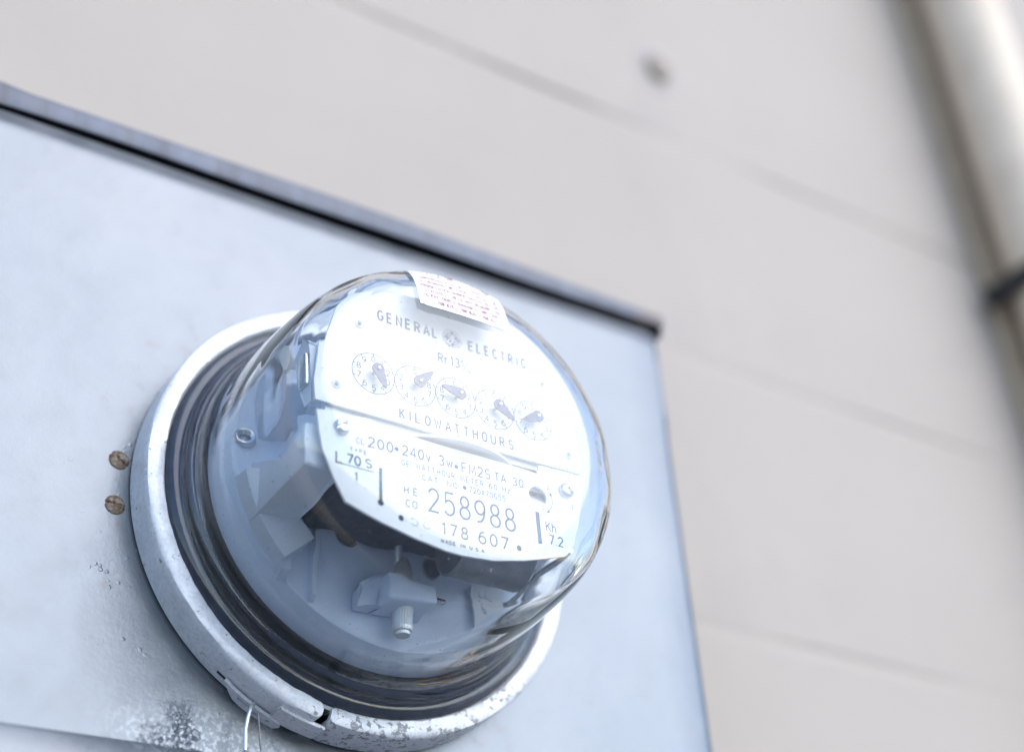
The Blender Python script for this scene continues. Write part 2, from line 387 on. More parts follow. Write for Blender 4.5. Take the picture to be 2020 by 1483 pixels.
# ------------------------------------------------------------------ tan pipe with strap
PX, PY, PR = .730, .072, .034
pp = thing("pipe", "round tan painted pipe strapped to a brown batten at the right", "pipe", (PX + .0067, PY, -1.45))
pp.rotation_euler = (0, radians(-1.1), 0)
bm = bmesh.new()
R0 = PR; n = 48
rings = []
for z in [0, .4, .8, 1.2, 1.5, 1.7, 1.9, 2.1, 2.4, 2.8]:
    rings.append([bm.verts.new((R0 * cos(2 * pi * i / n), R0 * sin(2 * pi * i / n), z)) for i in range(n)])
for a, b in zip(rings, rings[1:]):
    for i in range(n): bm.faces.new((a[i], a[(i + 1) % n], b[(i + 1) % n], b[i]))
obj("shaft", bm, PIPE, pp, smooth=60)
bm = bmesh.new(); zc = 1.45 + .434
RR = R0 + .0015; th = .004; hz = .010
def strap_ring(bm):
    prof = []
    a0, a1 = radians(180), radians(360)
    WB = .107 - PY
    pts = [(-RR - .010, WB), (-RR - .001, WB), (-RR, WB * .6)] + [(RR * cos(a0 + (a1 - a0) * i / 30), RR * sin(a0 + (a1 - a0) * i / 30)) for i in range(31)] + [(RR, WB * .6), (RR + .001, WB), (RR + .010, WB)]
    P = [Vector((x, y, 0)) for x, y in pts]; rows = []
    for i, p in enumerate(P):
        d = (P[min(i + 1, len(P) - 1)] - P[max(0, i - 1)]).normalized(); nrm = Vector((d.y, -d.x, 0))
        rows.append([bm.verts.new(p + nrm * t + Vector((0, 0, zc + s))) for t, s in ((0, -hz), (th, -hz), (th, hz), (0, hz))])
    for a, b in zip(rows, rows[1:]):
        for j in range(4): bm.faces.new((a[j], a[(j + 1) % 4], b[(j + 1) % 4], b[j]))
    bm.faces.new(rows[0]); bm.faces.new(rows[-1])
strap_ring(bm); obj("strap", bm, STRAP, pp, smooth=40)

bt = thing("batten", "brown wooden batten on the wall behind the tan pipe", "batten", (.6765 + .045, .12, -1.45))
bt.rotation_euler = (0, radians(-1.1), 0)
bm = bmesh.new(); box(bm, -.045 + .0067 + .0225, .075, -.012, -.0005, .02, 2.8); bevel(bm, .002, 2); obj("board", bm, BATTEN, bt, smooth=40)
# ================================================================== METER BOX
bx = thing("meter_box", "grey galvanised metal box on the wall holding the round meter", "metal box", (0, 0, 0))
XL, XR, ZB = -.215, .1945, -.42
ZT = .1683
# front panel: flat sheet, rounded turn at the right edge, raised lower cover step
bm = bmesh.new()
def colx():
    c = [(XL - .0, .004)]; 
    c = [(XL, .012), (XL + .0006, .006), (XL + .003, .0015), (XL + .007, 0)]
    x = XL + .02
    while x < XR - .02: c.append((x, 0)); x += .0125
    c += [(XR - .007, 0), (XR - .003, .0012), (XR - .0008, .004), (XR, .009), (XR, .06), (XR, .118)]
    return c
def warp(x, z): return .0009 * sin(x * 17 + 1) * sin(z * 13 + .4)
zs = [ZB, -.30, -.25, -.2, -.16, -.1085] + [-.1 + i * .0125 for i in range(0, 21)] + [.158, ZT]
cols = []
for x, y in colx():
    cols.append([bm.verts.new((x, y + (warp(x, z) if y < .003 and abs(z) > .11 else 0), z)) for z in zs])
for a, b in zip(cols, cols[1:]):
    for j in range(len(zs) - 1): bm.faces.new((a[j], b[j], b[j + 1], a[j + 1]))
fp = obj("front_panel", bm, BOX, bx, smooth=40)
fp.modifiers.new("t", 'SOLIDIFY').thickness = .0015
fp.modifiers["t"].offset = 1
bm = bmesh.new(); prism(bm, [(.118, ZB), (.013, ZB), (.013, .176), (.118, .176)], 'x', XL - .0002, XL + .0014); obj("side_panel", bm, BOX, bx)
bm = bmesh.new(); prism(bm, [(XL + .002, ZB), (XR - .002, ZB), (XR - .002, .180), (XL + .002, .180)], 'y', .1165, .118); obj("back_panel", bm, LIP, bx)
# raised lower cover
bm = bmesh.new()
prof = [(.0016, -.1085), (-.0002, -.1090), (-.0022, -.1125), (-.0042, -.1175), (-.0052, -.124), (-.0054, -.30), (-.0054, ZB)]
cols = []
for i in range(31):
    x = XL + .008 + (XR - .01 - XL - .008) * i / 30
    cols.append([bm.verts.new((x, y + .0007 * sin(x * 21) * (j > 2), z + .0012 * sin(x * 16 + 2))) for j, (y, z) in enumerate(prof)])
for a, b in zip(cols, cols[1:]):
    for j in range(len(prof) - 1): bm.faces.new((a[j], a[j + 1], b[j + 1], b[j]))
for cc in (cols[0], cols[-1]):
    bm.faces.new(cc)
obj("lower_cover", bm, BOX, bx, smooth=50)
# rain cap with a hemmed front lip
bm = bmesh.new(); rows = []
lipx = [XL - .006] + [-.2 + .02 * i for i in range(20)] + [.1905, .1940, .1975]
for x in lipx:
    u = (x + .174) / .366
    zl = .1657 + .0037 * min(1, max(0, u)) ** .5 + .0004 * sin(x * 40)
    zt = .1780 + .0029 * sin(pi * min(1, max(0, u))) + .0004 * sin(x * 31 + 1) + (.0025 * max(0, -.168 - x) / .02 if x < -.168 else 0)
    zl += .0050; zt += .0050
    rows.append([bm.verts.new((x, y, z)) for y, z in ((-.0020, zl + .0006), (-.0023, zl), (-.0029, zl), (-.0033, zl + .0006), (-.0033, zt - .0026), (-.0027, zt - .0008), (-.0012, zt), (.02, zt + .004), (.118, zt + .012), (.118, zt + .0105), (.02, zt + .0025), (-.0008, zt - .0016), (-.0020, zt - .003))])
for a, b in zip(rows, rows[1:]):
    for j in range(13): bm.faces.new((a[j], a[(j + 1) % 13], b[(j + 1) % 13], b[j]))
bm.faces.new(rows[0]); bm.faces.new(rows[-1])
obj("rain_cap", bm, LIP, bx, smooth=40)
bm = bmesh.new(); box(bm, .1957, .1972, -.0018, .115, .1700, .1828); obj("cap_end", bm, LIP, bx)

# two rusty screws in the front panel
def screw_bm(r, h, slot_w, slot_d, rot):
    bm = bmesh.new(); n = 40; rings = []
    prof = [(r, 0), (r * .99, -h * .25), (r * .93, -h * .55), (r * .8, -h * .8), (r * .6, -h * .93), (r * .35, -h * .99), (r * .14, -h)]
    ca, sa = cos(rot), sin(rot)
    for rr, y in prof:
        ring = []
        for i in range(n):
            a = 2 * pi * i / n; x, z = rr * cos(a), rr * sin(a); u = -x * sa + z * ca
            ring.append(bm.verts.new((x, y + (slot_d if abs(u) < slot_w else 0), z)))
        rings.append(ring)
    c = bm.verts.new((0, -h + slot_d, 0))
    for a, b in zip(rings, rings[1:]):
        for i in range(n): bm.faces.new((a[i], a[(i + 1) % n], b[(i + 1) % n], b[i]))
    for i in range(n): bm.faces.new((rings[-1][i], rings[-1][(i + 1) % n], c))
    return bm
for (x, z, rot) in ((-.1053, .0064, radians(-38)), (-.1054, -.0144, radians(-4))):
    o = obj("screw", screw_bm(.0047, .0024, .00038, .0005, rot), RUST, bx, smooth=35); o.location = (x, -.0002, z)
    bm = bmesh.new(); lathe(bm, [(.0046, -.0007), (.0053, -.0006), (.0057, .0004)], 32); obj("washer", bm, RING, o, smooth=50)

# ================================================================== SEALING RING
rg = thing("sealing_ring", "flaking pale metal ring clamped round the foot of the glass meter", "ring", (0, 0, 0))
YF = -.0198
def jag(a): return .00035 * sin(a * 37) + .0003 * sin(a * 61 + 1) + .0002 * sin(a * 113 + 2)
prof = [(.0905, -.0125), (.0918, -.0150), (.0924, -.0185), (.0929, YF + .0004), (.0934, YF - .0002), (.0962, YF - .0005), (.0990, YF - .0003), (.0999, YF + .0002), (.1003, YF + .0012), (.1004, YF + .004), (.1004, -.008), (.1003, -.0028), (.0985, -.0026), (.0985, YF + .003), (.0942, YF + .0014), (.0936, -.0150), (.0922, -.0118)]
def ring_part(a0, a1, n, round_end=True, dr=0):
    bm = bmesh.new(); cols = []
    for i in range(n + 1):
        a = a0 + (a1 - a0) * i / n
        # rounded free ends of the band
        e = min(i, n - i) / n * abs(a1 - a0) * .1
        k = 1.0
        if e < .003: k = sqrt(max(0.0, 1 - ((.003 - e) / .003) ** 2)) * .45 + .55
        c = []
        for j, (r, y) in enumerate(prof):
            rr = .0962 + (r - .0962) * k + dr
            yy = y
            if 3 <= j <= 7: yy = y + .0004 * sin(a * 9 + j) * .6 + .00015 * sin(a * 41)
            if 3 <= j <= 5: rr += jag(a) * .25
            c.append(bm.verts.new((rr * cos(a), yy, rr * sin(a))))
        cols.append(c)
    m_ = len(prof)
    for A, Bc in zip(cols, cols[1:]):
        for j in range(m_): bm.faces.new((A[j], A[(j + 1) % m_], Bc[(j + 1) % m_], Bc[j]))
    bm.faces.new(cols[0]); bm.faces.new(list(reversed(cols[-1])))
    return bm
bm = bmesh.new(); lathe(bm, [(.0955, .0002), (.0955, -.0030)], 96); obj("neck", bm, BOX, bx, smooth=60)
GA = radians(-102.1)
obj("band", ring_part(GA + radians(1.05), GA + radians(360 - 1.05), 420), RING, rg, smooth=35)
def cyl_patch(bm, a0, a1, y0, y1, r0, r1, n=24, holes=()):
    """curved plate on the ring's flank (angles in degrees) with holes given as polygons in (degree, y)"""
    loop = [(a0, y0)] + [(a0 + (a1 - a0) * i / n, y0) for i in range(1, n)] + [(a1, y0), (a1, y1)] + [(a1 + (a0 - a1) * i / n, y1) for i in range(1, n)] + [(a0, y1)]
    prism(bm, [(p[0] * .001, p[1]) for p in loop], 'y', r0, r1, [[(p[0] * .001, p[1]) for p in h] for h in holes])
    for v in bm.verts:
        a, r, y = radians(v.co.x * 1000), v.co.y, v.co.z
        v.co = Vector((r * cos(a), y, r * sin(a)))
# latch: slotted hasp plate folded along the lower left flank
bm = bmesh.new()
loop = [(-125.2, -.0094), (-124.0, -.0092)] + [(-124 + i * 1.0, -.0089 + .00015 * i) for i in range(1, 15)] + [(-109.3, -.0062), (-108.9, -.0045), (-109.4, -.0028)] + [(-110 - i * 1.0, -.0012 - .00008 * i) for i in range(0, 10)] + [(-121, -.0028), (-123, -.0055)]
slot = [(-120.6, -.0066), (-116.4, -.0059), (-116.2, -.0044), (-120.3, -.0050)]
hole1 = [(-112.0 + .55 * cos(t * pi / 6), -.0042 + .00095 * sin(t * pi / 6)) for t in range(12)]
slot2 = [(-115.8, -.0050), (-113.9, -.0048), (-113.7, -.0030), (-115.7, -.0028)]
prism(bm, [(p[0] * .001, p[1]) for p in loop], 'y', .1012, .1026, [[(p[0] * .001, p[1]) for p in h] for h in (slot, hole1, slot2)])
for v in bm.verts:
    a, r, y = radians(v.co.x * 1000), v.co.y, v.co.z
    v.co = Vector((r * cos(a), y, r * sin(a)))
obj("hasp", bm, RING, rg)
bm = bmesh.new(); cyl_patch(bm, -127.6, -124.9, -.0078, -.0066, .10035, .10065, 6); obj("hasp_slot", bm, BLACK, rg)
bm = bmesh.new(); cyl_patch(bm, -112.5, -100.8, -.0160, -.0062, .10055, .1018, 16); bevel(bm, .0003, 1); obj("end_clip", bm, RING, rg, smooth=30)
bm = bmesh.new(); cyl_patch(bm, -104.6, -99.2, YF + .0016, -.0125, .0928, .0944, 8); obj("tongue", bm, DULL, rg)

# ------------------------------------------------------------------ seal wires
sw = thing("seal_wire", "loop of bare wire hanging from the slotted hasp of the ring", "wire", (-.050, -.008, -.097))
bm = bmesh.new(); tube(bm, [(.004, .001, .0062), (.0028, -.0030, .0050), (.0008, -.0042, .0022), (0, -.0040, -.001), (-.0008, -.0038, -.006), (-.0006, -.0036, -.0145)], .00078, 12)
obj("front_strand", bm, WIREM, sw, smooth=60)
bm = bmesh.new(); tube(bm, [(-.0006, -.0036, -.0145), (.0008, -.003, -.0185), (.0016, -.0025, -.03), (.003, -.001, -.05), (.0055, .0, -.06), (.0085, .0005, -.052), (.0088, .0004, -.03), (.0078, 0, -.0125), (.0064, -.0006, -.004), (.0060, -.0002, .003)], .00042, 10)
obj("back_strand", bm, WIRED, sw, smooth=60)

# ================================================================== ELECTRIC METER
em = thing("electric_meter", "round glass domed electricity meter with five dials on the metal box", "electric meter", (0, 0, 0))
# outer glass profile (r, y) from flange to crown
GO = [(.0922, -.0122), (.0924, -.0165), (.0915, -.0195), (.0895, -.0208), (.0872, -.0214), (.0862, -.0232), (.0856, -.0254), (.0846, -.0262), (.0832, -.0268), (.0820, -.0290), (.0812, -.0330), (.0808, -.0400), (.0804, -.0500), (.0798, -.0600), (.0791, -.0700), (.0782, -.0790), (.0770, -.0858), (.0752, -.0912), (.0728, -.0952), (.0696, -.0982), (.0655, -.1006), (.0600, -.1028), (.0530, -.1047), (.0440, -.1062), (.0330, -.1073), (.0200, -.1081), (.0080, -.1085), (0, -.1086)]
GI = [(0, -.1050), (.0080, -.1049), (.0200, -.1045), (.0330, -.1038), (.0440, -.1027), (.0530, -.1012), (.0595, -.0995), (.0645, -.0974), (.0685, -.0948), (.0715, -.0915), (.0734, -.0875), (.0746, -.0815), (.0755, -.0720), (.0762, -.0600), (.0768, -.0450), (.0772, -.0330), (.0778, -.0240), (.0790, -.0180), (.0800, -.0122)]
def spline(P, sub=4):
    o = []
    for i in range(len(P) - 1):
        p0, p1, p2, p3 = P[max(i - 1, 0)], P[i], P[i + 1], P[min(i + 2, len(P) - 1)]
        for k in range(sub):
            t = k / sub
            o.append(tuple(.5 * ((2 * p1[q]) + (-p0[q] + p2[q]) * t + (2 * p0[q] - 5 * p1[q] + 4 * p2[q] - p3[q]) * t * t + (-p0[q] + 3 * p1[q] - 3 * p2[q] + p3[q]) * t ** 3) for q in (0, 1)))
    o.append(P[-1]); return [(max(0, r), y) for r, y in o]
GOs, GIs = spline(GO, 4), spline(GI, 4)
bm = bmesh.new(); lathe(bm, GOs + GIs, 256, close=True); lathe_fix(bm)
for v in bm.verts:
    x, y, z = v.co; r = hypot(x, z); a = atan2(z, x)
    if r < .05 or y > -.036: continue
    k = min(1, max(0, (-.036 - y) / .012)) * min(1, max(0, (y + .103) / .010))
    k *= .12 + .88 * min(1, (abs((a + radians(112) + pi) % (2 * pi) - pi) / radians(75)) ** 2)
    inner = r < .0778 and y > -.0985 and r < .0768 + (y + .045) * .05
    d = (.00050 * sin(5 * a + y * 70) + .00030 * sin(11 * a - y * 95 + 1) + .00022 * sin(17 * a + y * 160)) if inner else (.00012 * sin(4 * a + y * 60) + .00007 * sin(13 * a - y * 110))
    v.co = Vector((x * (1 + k * d / r), y, z * (1 + k * d / r)))
glass = obj("glass_cover", bm, GLASS, em, smooth=50)

# warning sticker following the glass over the rim
def rim_path(t):
    """(y, z) points of the outer glass at x = t, going up from z = .046 over the rim and back along the top"""
    o = []
    for r, y in reversed(GOs):
        if r < .02 or y > -.045: continue
        if r * r - t * t <= .03 ** 2: continue
        o.append((y, sqrt(r * r - t * t)))
    return o
PATHS = {}
def on_sticker(t, s, off):
    key = round(t, 5)
    if key not in PATHS:
        P = rim_path(key); i = 0
        while P[i + 1][1] < .0462: i += 1
        a, b = P[i], P[i + 1]; k = (.0462 - a[1]) / (b[1] - a[1])
        Q = [(a[0] + (b[0] - a[0]) * k, .0462)] + P[i + 1:]
        L = [0]
        for u, v in zip(Q, Q[1:]): L.append(L[-1] + hypot(v[0] - u[0], v[1] - u[1]))
        PATHS[key] = (Q, L)
    Q, L = PATHS[key]; s = max(s, 0)
    i = 0
    while i < len(L) - 2 and L[i + 1] < s: i += 1
    k = (s - L[i]) / max(1e-9, L[i + 1] - L[i]); y = Q[i][0] + (Q[i + 1][0] - Q[i][0]) * k; z = Q[i][1] + (Q[i + 1][1] - Q[i][1]) * k
    # outward normal
    r = hypot(t, z); dy, dz = Q[i + 1][0] - Q[i][0], Q[i + 1][1] - Q[i][1]; l = hypot(dy, dz)
    nz, ny = dy / l, -dz / l
    if nz < 0 and ny > 0: nz, ny = -nz, -ny
    return Vector((t + nz * t / r * off, y + ny * off, z + nz * z / r * off))
ST0, ST1, SH = -.0230, .0196, .034
bm = bmesh.new(); N, Mv = 28, 26; gr = []
for i in range(N + 1):
    u = i / N; t = ST0 + (ST1 - ST0) * u
    gr.append([bm.verts.new(on_sticker(t, SH * j / Mv + (.00008 * sin(u * 31) + (.0004 if u < .04 else 0)) * (j == 0), .00022)) for j in range(Mv + 1)])
for i in range(N):
    for j in range(Mv): bm.faces.new((gr[i][j], gr[i + 1][j], gr[i + 1][j + 1], gr[i][j + 1]))
stk = obj("warning_sticker", bm, PAPER, em, smooth=60)
bm = bmesh.new()
lines = [("708 825   708 826   708 827", .0022, -.0150, .0285), ("TO PAY TRIPLE DAMAGES.  HRS 269 71", .0054, -.0208, .0385), ("STATUTES.  HECO MAY REQUIRE YOU", .0086, -.0196, .0360), ("PROSECUTED UNDER HAWAII REVISED", .0118, -.0208, .0385), ("A CRIMINAL OFFENSE.  YOU MAY BE", .0150, -.0204, .0370), ("TAMPERING WITH HECO PROPERTY IS", .0182, -.0214, .0390)]
for tx, s, x, wd in lines:
    strips(bm, strokes(tx, x, s, .0018, wd, gap=.30), .00032, on_sticker, base=.00028, step=.000012)
strips(bm, strokes("WARNING", -.0165, .0222, .0048, .031, gap=.3), .0009, on_sticker, base=.00028, step=.000012)
obj("lettering", bm, RED, stk)

# ------------------------------------------------------------------ dial plate
YP = -.0920
def flat(y):
    return lambda x, z, off: Vector((x, y - off, z))
UP = [(-63.1, -4.6), (-63.6, 4.1), (-61.6, 21.5), (-59.0, 23.6), (-57.8, 28.5), (-55.9, 35.0), (-54.0, 41.5), (-47.2, 51.0), (-35.1, 55.4), (-24.4, 57.2), (-14.8, 58.4), (0, 59.2), (14, 58.0), (23.9, 55.5), (37.2, 49.4), (44.9, 44.3), (51.8, 31.9), (56.4, 18.8), (57.6, 4.5), (57.6, -5.3), (38, -5.3), (36.6, -5.4)]
UP = [(a / 1000, b / 1000) for a, b in UP]
RIV = [(-.0442, .036), (.0422, .0344), (-.0543, .0046), (.0525, .0025)]
bm = bmesh.new(); prism(bm, UP, 'y', YP, YP + .0012, [circle(x, z, .00095, 14) for x, z in RIV])
dp = obj("dial_plate", bm, PLATE, em)
for x, z in RIV:
    bm = bmesh.new(); lathe(bm, [(.0008, .0004), (.00095, -.0004), (.0013, -.0007), (.0018, -.0006), (.0022, .0)], 20)
    o = obj("rivet", bm, PLATE, dp, smooth=50); o.location = (x, YP, z)
    bm = bmesh.new(); lathe(bm, [(0, .0008), (.00098, .0008)], 14); lathe_fix(bm); k = obj("rivet_core", bm, DULL, dp); k.location = (x, YP, z)
FL = flat(YP)
bm = bmesh.new()
strips(bm, strokes("GENERAL", -.0358, .0411, .0045, .0275, gap=.52), .00092, FL)
strips(bm, strokes("ELECTRIC", .0066, .0401, .0044, .0280, gap=.50), .00092, FL)
strips(bm, strokes("Rr13", -.0083, .0296, .0042, .0098, gap=.25), .00072, FL)
strips(bm, strokes("8", .0022, .0319, .0020, .0011), .00032, FL); strips(bm, strokes("9", .0054, .0281, .0020, .0011), .00032, FL)
strips(bm, [[(.0030, .0285), (.0056, .0335)]], .00034, FL)
strips(bm, strokes("KILOWATTHOURS", -.0270, -.0024, .0041, .0522, gap=.6), .00066, FL)
strips(bm, strokes("7", .0506, .0117, .0022, .0011), .00030, FL)
strips(bm, [[(-.0006, -.0028), (-.0006, -.0050)], [(.0482, -.0047), (.0573, -.0047)]], .00030, FL)
DX = [-.0383, -.0197, -.0011, .0173, .0359]; DZ = .0144; DR = .0092
for i, x in enumerate(DX):
    strips(bm, [circle(x, DZ, DR, 48) + [circle(x, DZ, DR, 48)[0]]], .00038, FL, base=.00002 + .00001 * i)
    for k in range(10):
        a = radians(90 - 36 * k); sgn = 1 if i % 2 == 0 else -1
        ax, az = cos(a) * sgn, sin(a)
        strips(bm, [[(x + ax * (DR - .0002), DZ + az * (DR - .0002)), (x + ax * (DR - .0010), DZ + az * (DR - .0010))]], .00042, FL, base=.00009)
        rr = .0067; strips(bm, strokes(str(k), x + ax * rr - .0008, DZ + az * rr - .00125, .0025, .0016 if k != 1 else .0010), .00040, FL)
# monogram: disc with a pale rim line, scrolls and two script letters left blank
LX, LZ, LR = -.0014, .0431, .0046
place = FL
disc_face(bm, LX, LZ, LR, place, .00002, 40)
obj("lettering", bm, INK, dp)
bm = bmesh.new()
def P_(pts, s=1.0): return [(LX + x * LR, LZ + z * LR) for x, z in pts]
mono = [circle(LX, LZ, LR * .90, 44) + [circle(LX, LZ, LR * .90, 44)[0]]]
for q in range(4):
    b = 45 + 90 * q
    mono.append(P_(E(0, 0, .74, .74, b - 38, b + 28, 8) + [( .74 * cos(radians(b + 28)) - .10 * cos(radians(b - 20)), .74 * sin(radians(b + 28)) - .10 * sin(radians(b - 20)))]))
mono.append(P_(E(-.22, .28, .17, .2, 20, 330, 12) + E(-.12, -.02, .14, .5, 70, -20, 5) + E(-.24, -.34, .2, .2, 0, -200, 8) + [(-.2, -.12), (.1, .08), (.26, .3)]))
mono.append(P_(E(.22, .32, .13, .15, 10, 260, 8) + E(.22, .06, .12, .1, 120, 250, 4) + E(.24, -.22, .2, .24, 110, 330, 8) + E(.34, -.2, .12, .14, -30, 200, 7)))
strips(bm, mono, .00042, FL, base=.00007, step=.00001)
obj("monogram", bm, PLATE, dp)

# five pointers standing proud of the plate
def pointer():
    bm = bmesh.new(); L, r = .0086, .0027
    pts = E(0, 0, r, r, 55, 305, 12) + [(.0050, -.0016), (.0082, -.0006), (L, -.0003), (L, .0003), (.0082, .0006), (.0050, .0016)]
    prism(bm, pts, 'y', -.0040, -.0034); return bm
TIP = [(-.0352, .0068), (-.0148, .0198), (-.0100, .0152), (.0236, .0086), (.0266, .0094)]
PIV = [(-.0386, .0150), (-.0200, .0146), (-.0019, .0140), (.0171, .0140), (.0352, .0136)]
first = None
for i, x in enumerate(DX):
    a = atan2(TIP[i][1] - PIV[i][1], TIP[i][0] - PIV[i][0])
    if first is None:
        first = obj("pointer", pointer(), POINT, dp); first.location = (x, YP, DZ); first.rotation_euler = (0, -a, 0)
        bm = bmesh.new(); lathe(bm, [(0, -.0050), (.0005, -.0049), (.0007, -.0044), (.0007, .0)], 14); lathe_fix(bm); obj("pivot", bm, STEEL, first, smooth=40)
    else: copy_part(first, dp, (x, YP, DZ), (0, -a, 0))
em_dp = dp

# ------------------------------------------------------------------ lower name plate
YN = -.0926
LOW = [(-62.9, -9.2), (-59.9, -26.0), (-55.5, -36.8), (-50.7, -45.4), (-43, -48.2), (-35.5, -50.6), (-22.3, -53.7), (-9.0, -55.9), (-2.1, -56.2), (11.8, -55.2), (26.5, -51.9), (37, -48.5), (44.5, -45.9), (46.1, -45.2), (49.9, -40.0), (53.6, -30), (56.2, -18.0), (57.8, -7.0), (57.4, -6.6), (36.6, -6.9), (35.4, -11.2)]
arc = [(28, -10.6)] + [(24.5 - i * 3.2, -10.2 + 3.4 * sin(pi * (i + .2) / 13)) for i in range(13)] + [(-20, -9.6)]
arc = [(30, -10.8), (-30, -9.9)]
LOW = [(a / 1000, b / 1000) for a, b in LOW + arc + [(-38.2, -9.7), (-40.0, -7.3)]]
HOLE = (.0350, -.0216, .0043)
bm = bmesh.new(); prism(bm, LOW, 'y', YN, YN + .0010, [circle(HOLE[0], HOLE[1], HOLE[2], 36)])
npl = obj("name_plate", bm, PLATE, em)
FN = flat(YN)
bm = bmesh.new()
strips(bm, strokes("CL", -.0462, -.0194, .0024, .0036), .00038, FN); strips(bm, strokes("200", -.0412, -.0196, .0041, .0104, gap=.3), .00062, FN)
strips(bm, strokes("240v 3w", -.0266, -.0193, .0042, .0220, gap=.3), .00058, FN)
strips(bm, strokes("FM2S", -.0002, -.0198, .0042, .0128, gap=.3), .00052, FN); strips(bm, strokes("TA 30", .0148, -.0196, .0036, .0134, gap=.3), .00052, FN)
for x, z in ((-.0292, -.0176), (-.0028, -.0182), (.0005, -.0267)): disc_face(bm, x, z, .0009, FN, .00004, 14)
strips(bm, strokes("TYPE", -.0490, -.0236, .0016, .0072, gap=.4), .00034, FN)
strips(bm, strokes("GE WATTHOUR METER 60 Hz", -.0272, -.0240, .0023, .0486, gap=.36), .00034, FN)
strips(bm, strokes("CAT. NO.", -.0183, -.0281, .0023, .0166, gap=.34), .00036, FN); strips(bm, strokes("720X70G55", .0025, -.0281, .0024, .0166, gap=.26), .00034, FN)
strips(bm, strokes("258988", -.0158, -.0406, .0096, .0388, gap=.3), .00086, FN)
strips(bm, strokes("MADE IN U.S.A.", -.0109, -.0529, .0014, .0196, gap=.4), .00034, FN)
strips(bm, strokes("F", .0400, -.0180, .0020, .0011), .00026, FN); strips(bm, strokes("S", .0366, -.0289, .0021, .0013), .00026, FN)
strips(bm, strokes("7", .0506, -.0240, .0023, .0012), .00034, FN)
strips(bm, [E(.0352, -.0222, .0066, .0066, 24, -48, 7)], .00030, FN)
for x, z, a in ((.0411, -.0190, 112), (.0392, -.0277, 222)):
    bm.faces.new([bm.verts.new(FN(x + .0011 * cos(radians(a + k)), z + .0011 * sin(radians(a + k)), .00005)) for k in (0, 140, 220)])
strips(bm, [[(.0339, -.0290), (.0341, -.0428)]], .0019, FN)
strips(bm, strokes("Kh", .0377, -.0362, .0038, .0044), .00055, FN); strips(bm, strokes("7.2", .0387, -.0418, .0040, .0064), .00060, FN)
obj("lettering", bm, INK, npl)
bm = bmesh.new()
strips(bm, [[(-.0361, -.0276), (-.0363, -.0425)]], .0014, FN); disc_face(bm, -.0364, -.0425, .0013, FN, .00006, 14)
strips(bm, strokes("L", -.0548, -.0300, .0044, .0002 + .0028), .00070, FN); strips(bm, strokes("70", -.0502, -.0292, .0038, .0056), .00075, FN); strips(bm, strokes("S", -.0424, -.0288, .0034, .0026), .00072, FN)
strips(bm, [[(-.0549, -.0302), (-.0388, -.0302)]], .00045, FN); strips(bm, strokes("1", -.0474, -.0358, .0032, .0014), .00060, FN)
strips(bm, strokes("H.E.", -.0262, -.0357, .0028, .0070, gap=.3), .00048, FN); strips(bm, strokes("CO.", -.0256, -.0412, .0029, .0060, gap=.3), .00052, FN)
strips(bm, strokes("178", -.0108, -.0490, .0046, .0118, gap=.42), .00070, FN); strips(bm, strokes("607", .0059, -.0490, .0048, .0132, gap=.36), .00075, FN)
for x, z in ((-.0279, -.0468), (.0240, -.0471)): disc_face(bm, x, z, .00115, FN, .00005, 14, .0013)
obj("stamped_lettering", bm, mat("blue_black_ink", (.02, .028, .07), .6, 0, .3), npl)
bm = bmesh.new(); strips(bm, strokes("58", -.0236, -.0486, .0046, .0082, gap=.42), .00048, FN); obj("worn_lettering", bm, mat("worn_ink", (.52, .52, .56), .6, 0, .3), npl)
for x, z, rot in ((-.0526, -.0146, .5), (.0488, -.0158, 2.3)):
    o = obj("screw", screw_bm(.0034, .0024, .00055, .0010, rot), STEEL, npl, smooth=35); o.location = (x, YN - .0001, z)
bm = bmesh.new(); prism(bm, [(YN + .0012, HOLE[1] - .0075), (YN + .0012, HOLE[1] - .0020), (YN + .0085, HOLE[1] + .007), (YN + .0100, HOLE[1] + .007), (YN + .0100, HOLE[1] - .0075)], 'x', HOLE[0] - .0065, HOLE[0] + .0065); obj("adjuster", bm, PLATE, em)

# ------------------------------------------------------------------ rotor disc showing through the slot
bm = bmesh.new()
for r0 in (1,):
    n = 96; y0 = -.0560; R_ = .0415
    z0 = -.0090; t = .0011
    a = [bm.verts.new((R_ * sin(2 * pi * i / n) + .001, y0 - R_ * cos(2 * pi * i / n), z0)) for i in range(n)]; b = [bm.verts.new((R_ * sin(2 * pi * i / n) + .001, y0 - R_ * cos(2 * pi * i / n), z0 + t)) for i in range(n)]
    bm.faces.new(a); bm.faces.new(b)
    for i in range(n): bm.faces.new((a[i], a[(i + 1) % n], b[(i + 1) % n], b[i]))
obj("rotor_disc", bm, ALU, em, smooth=40)

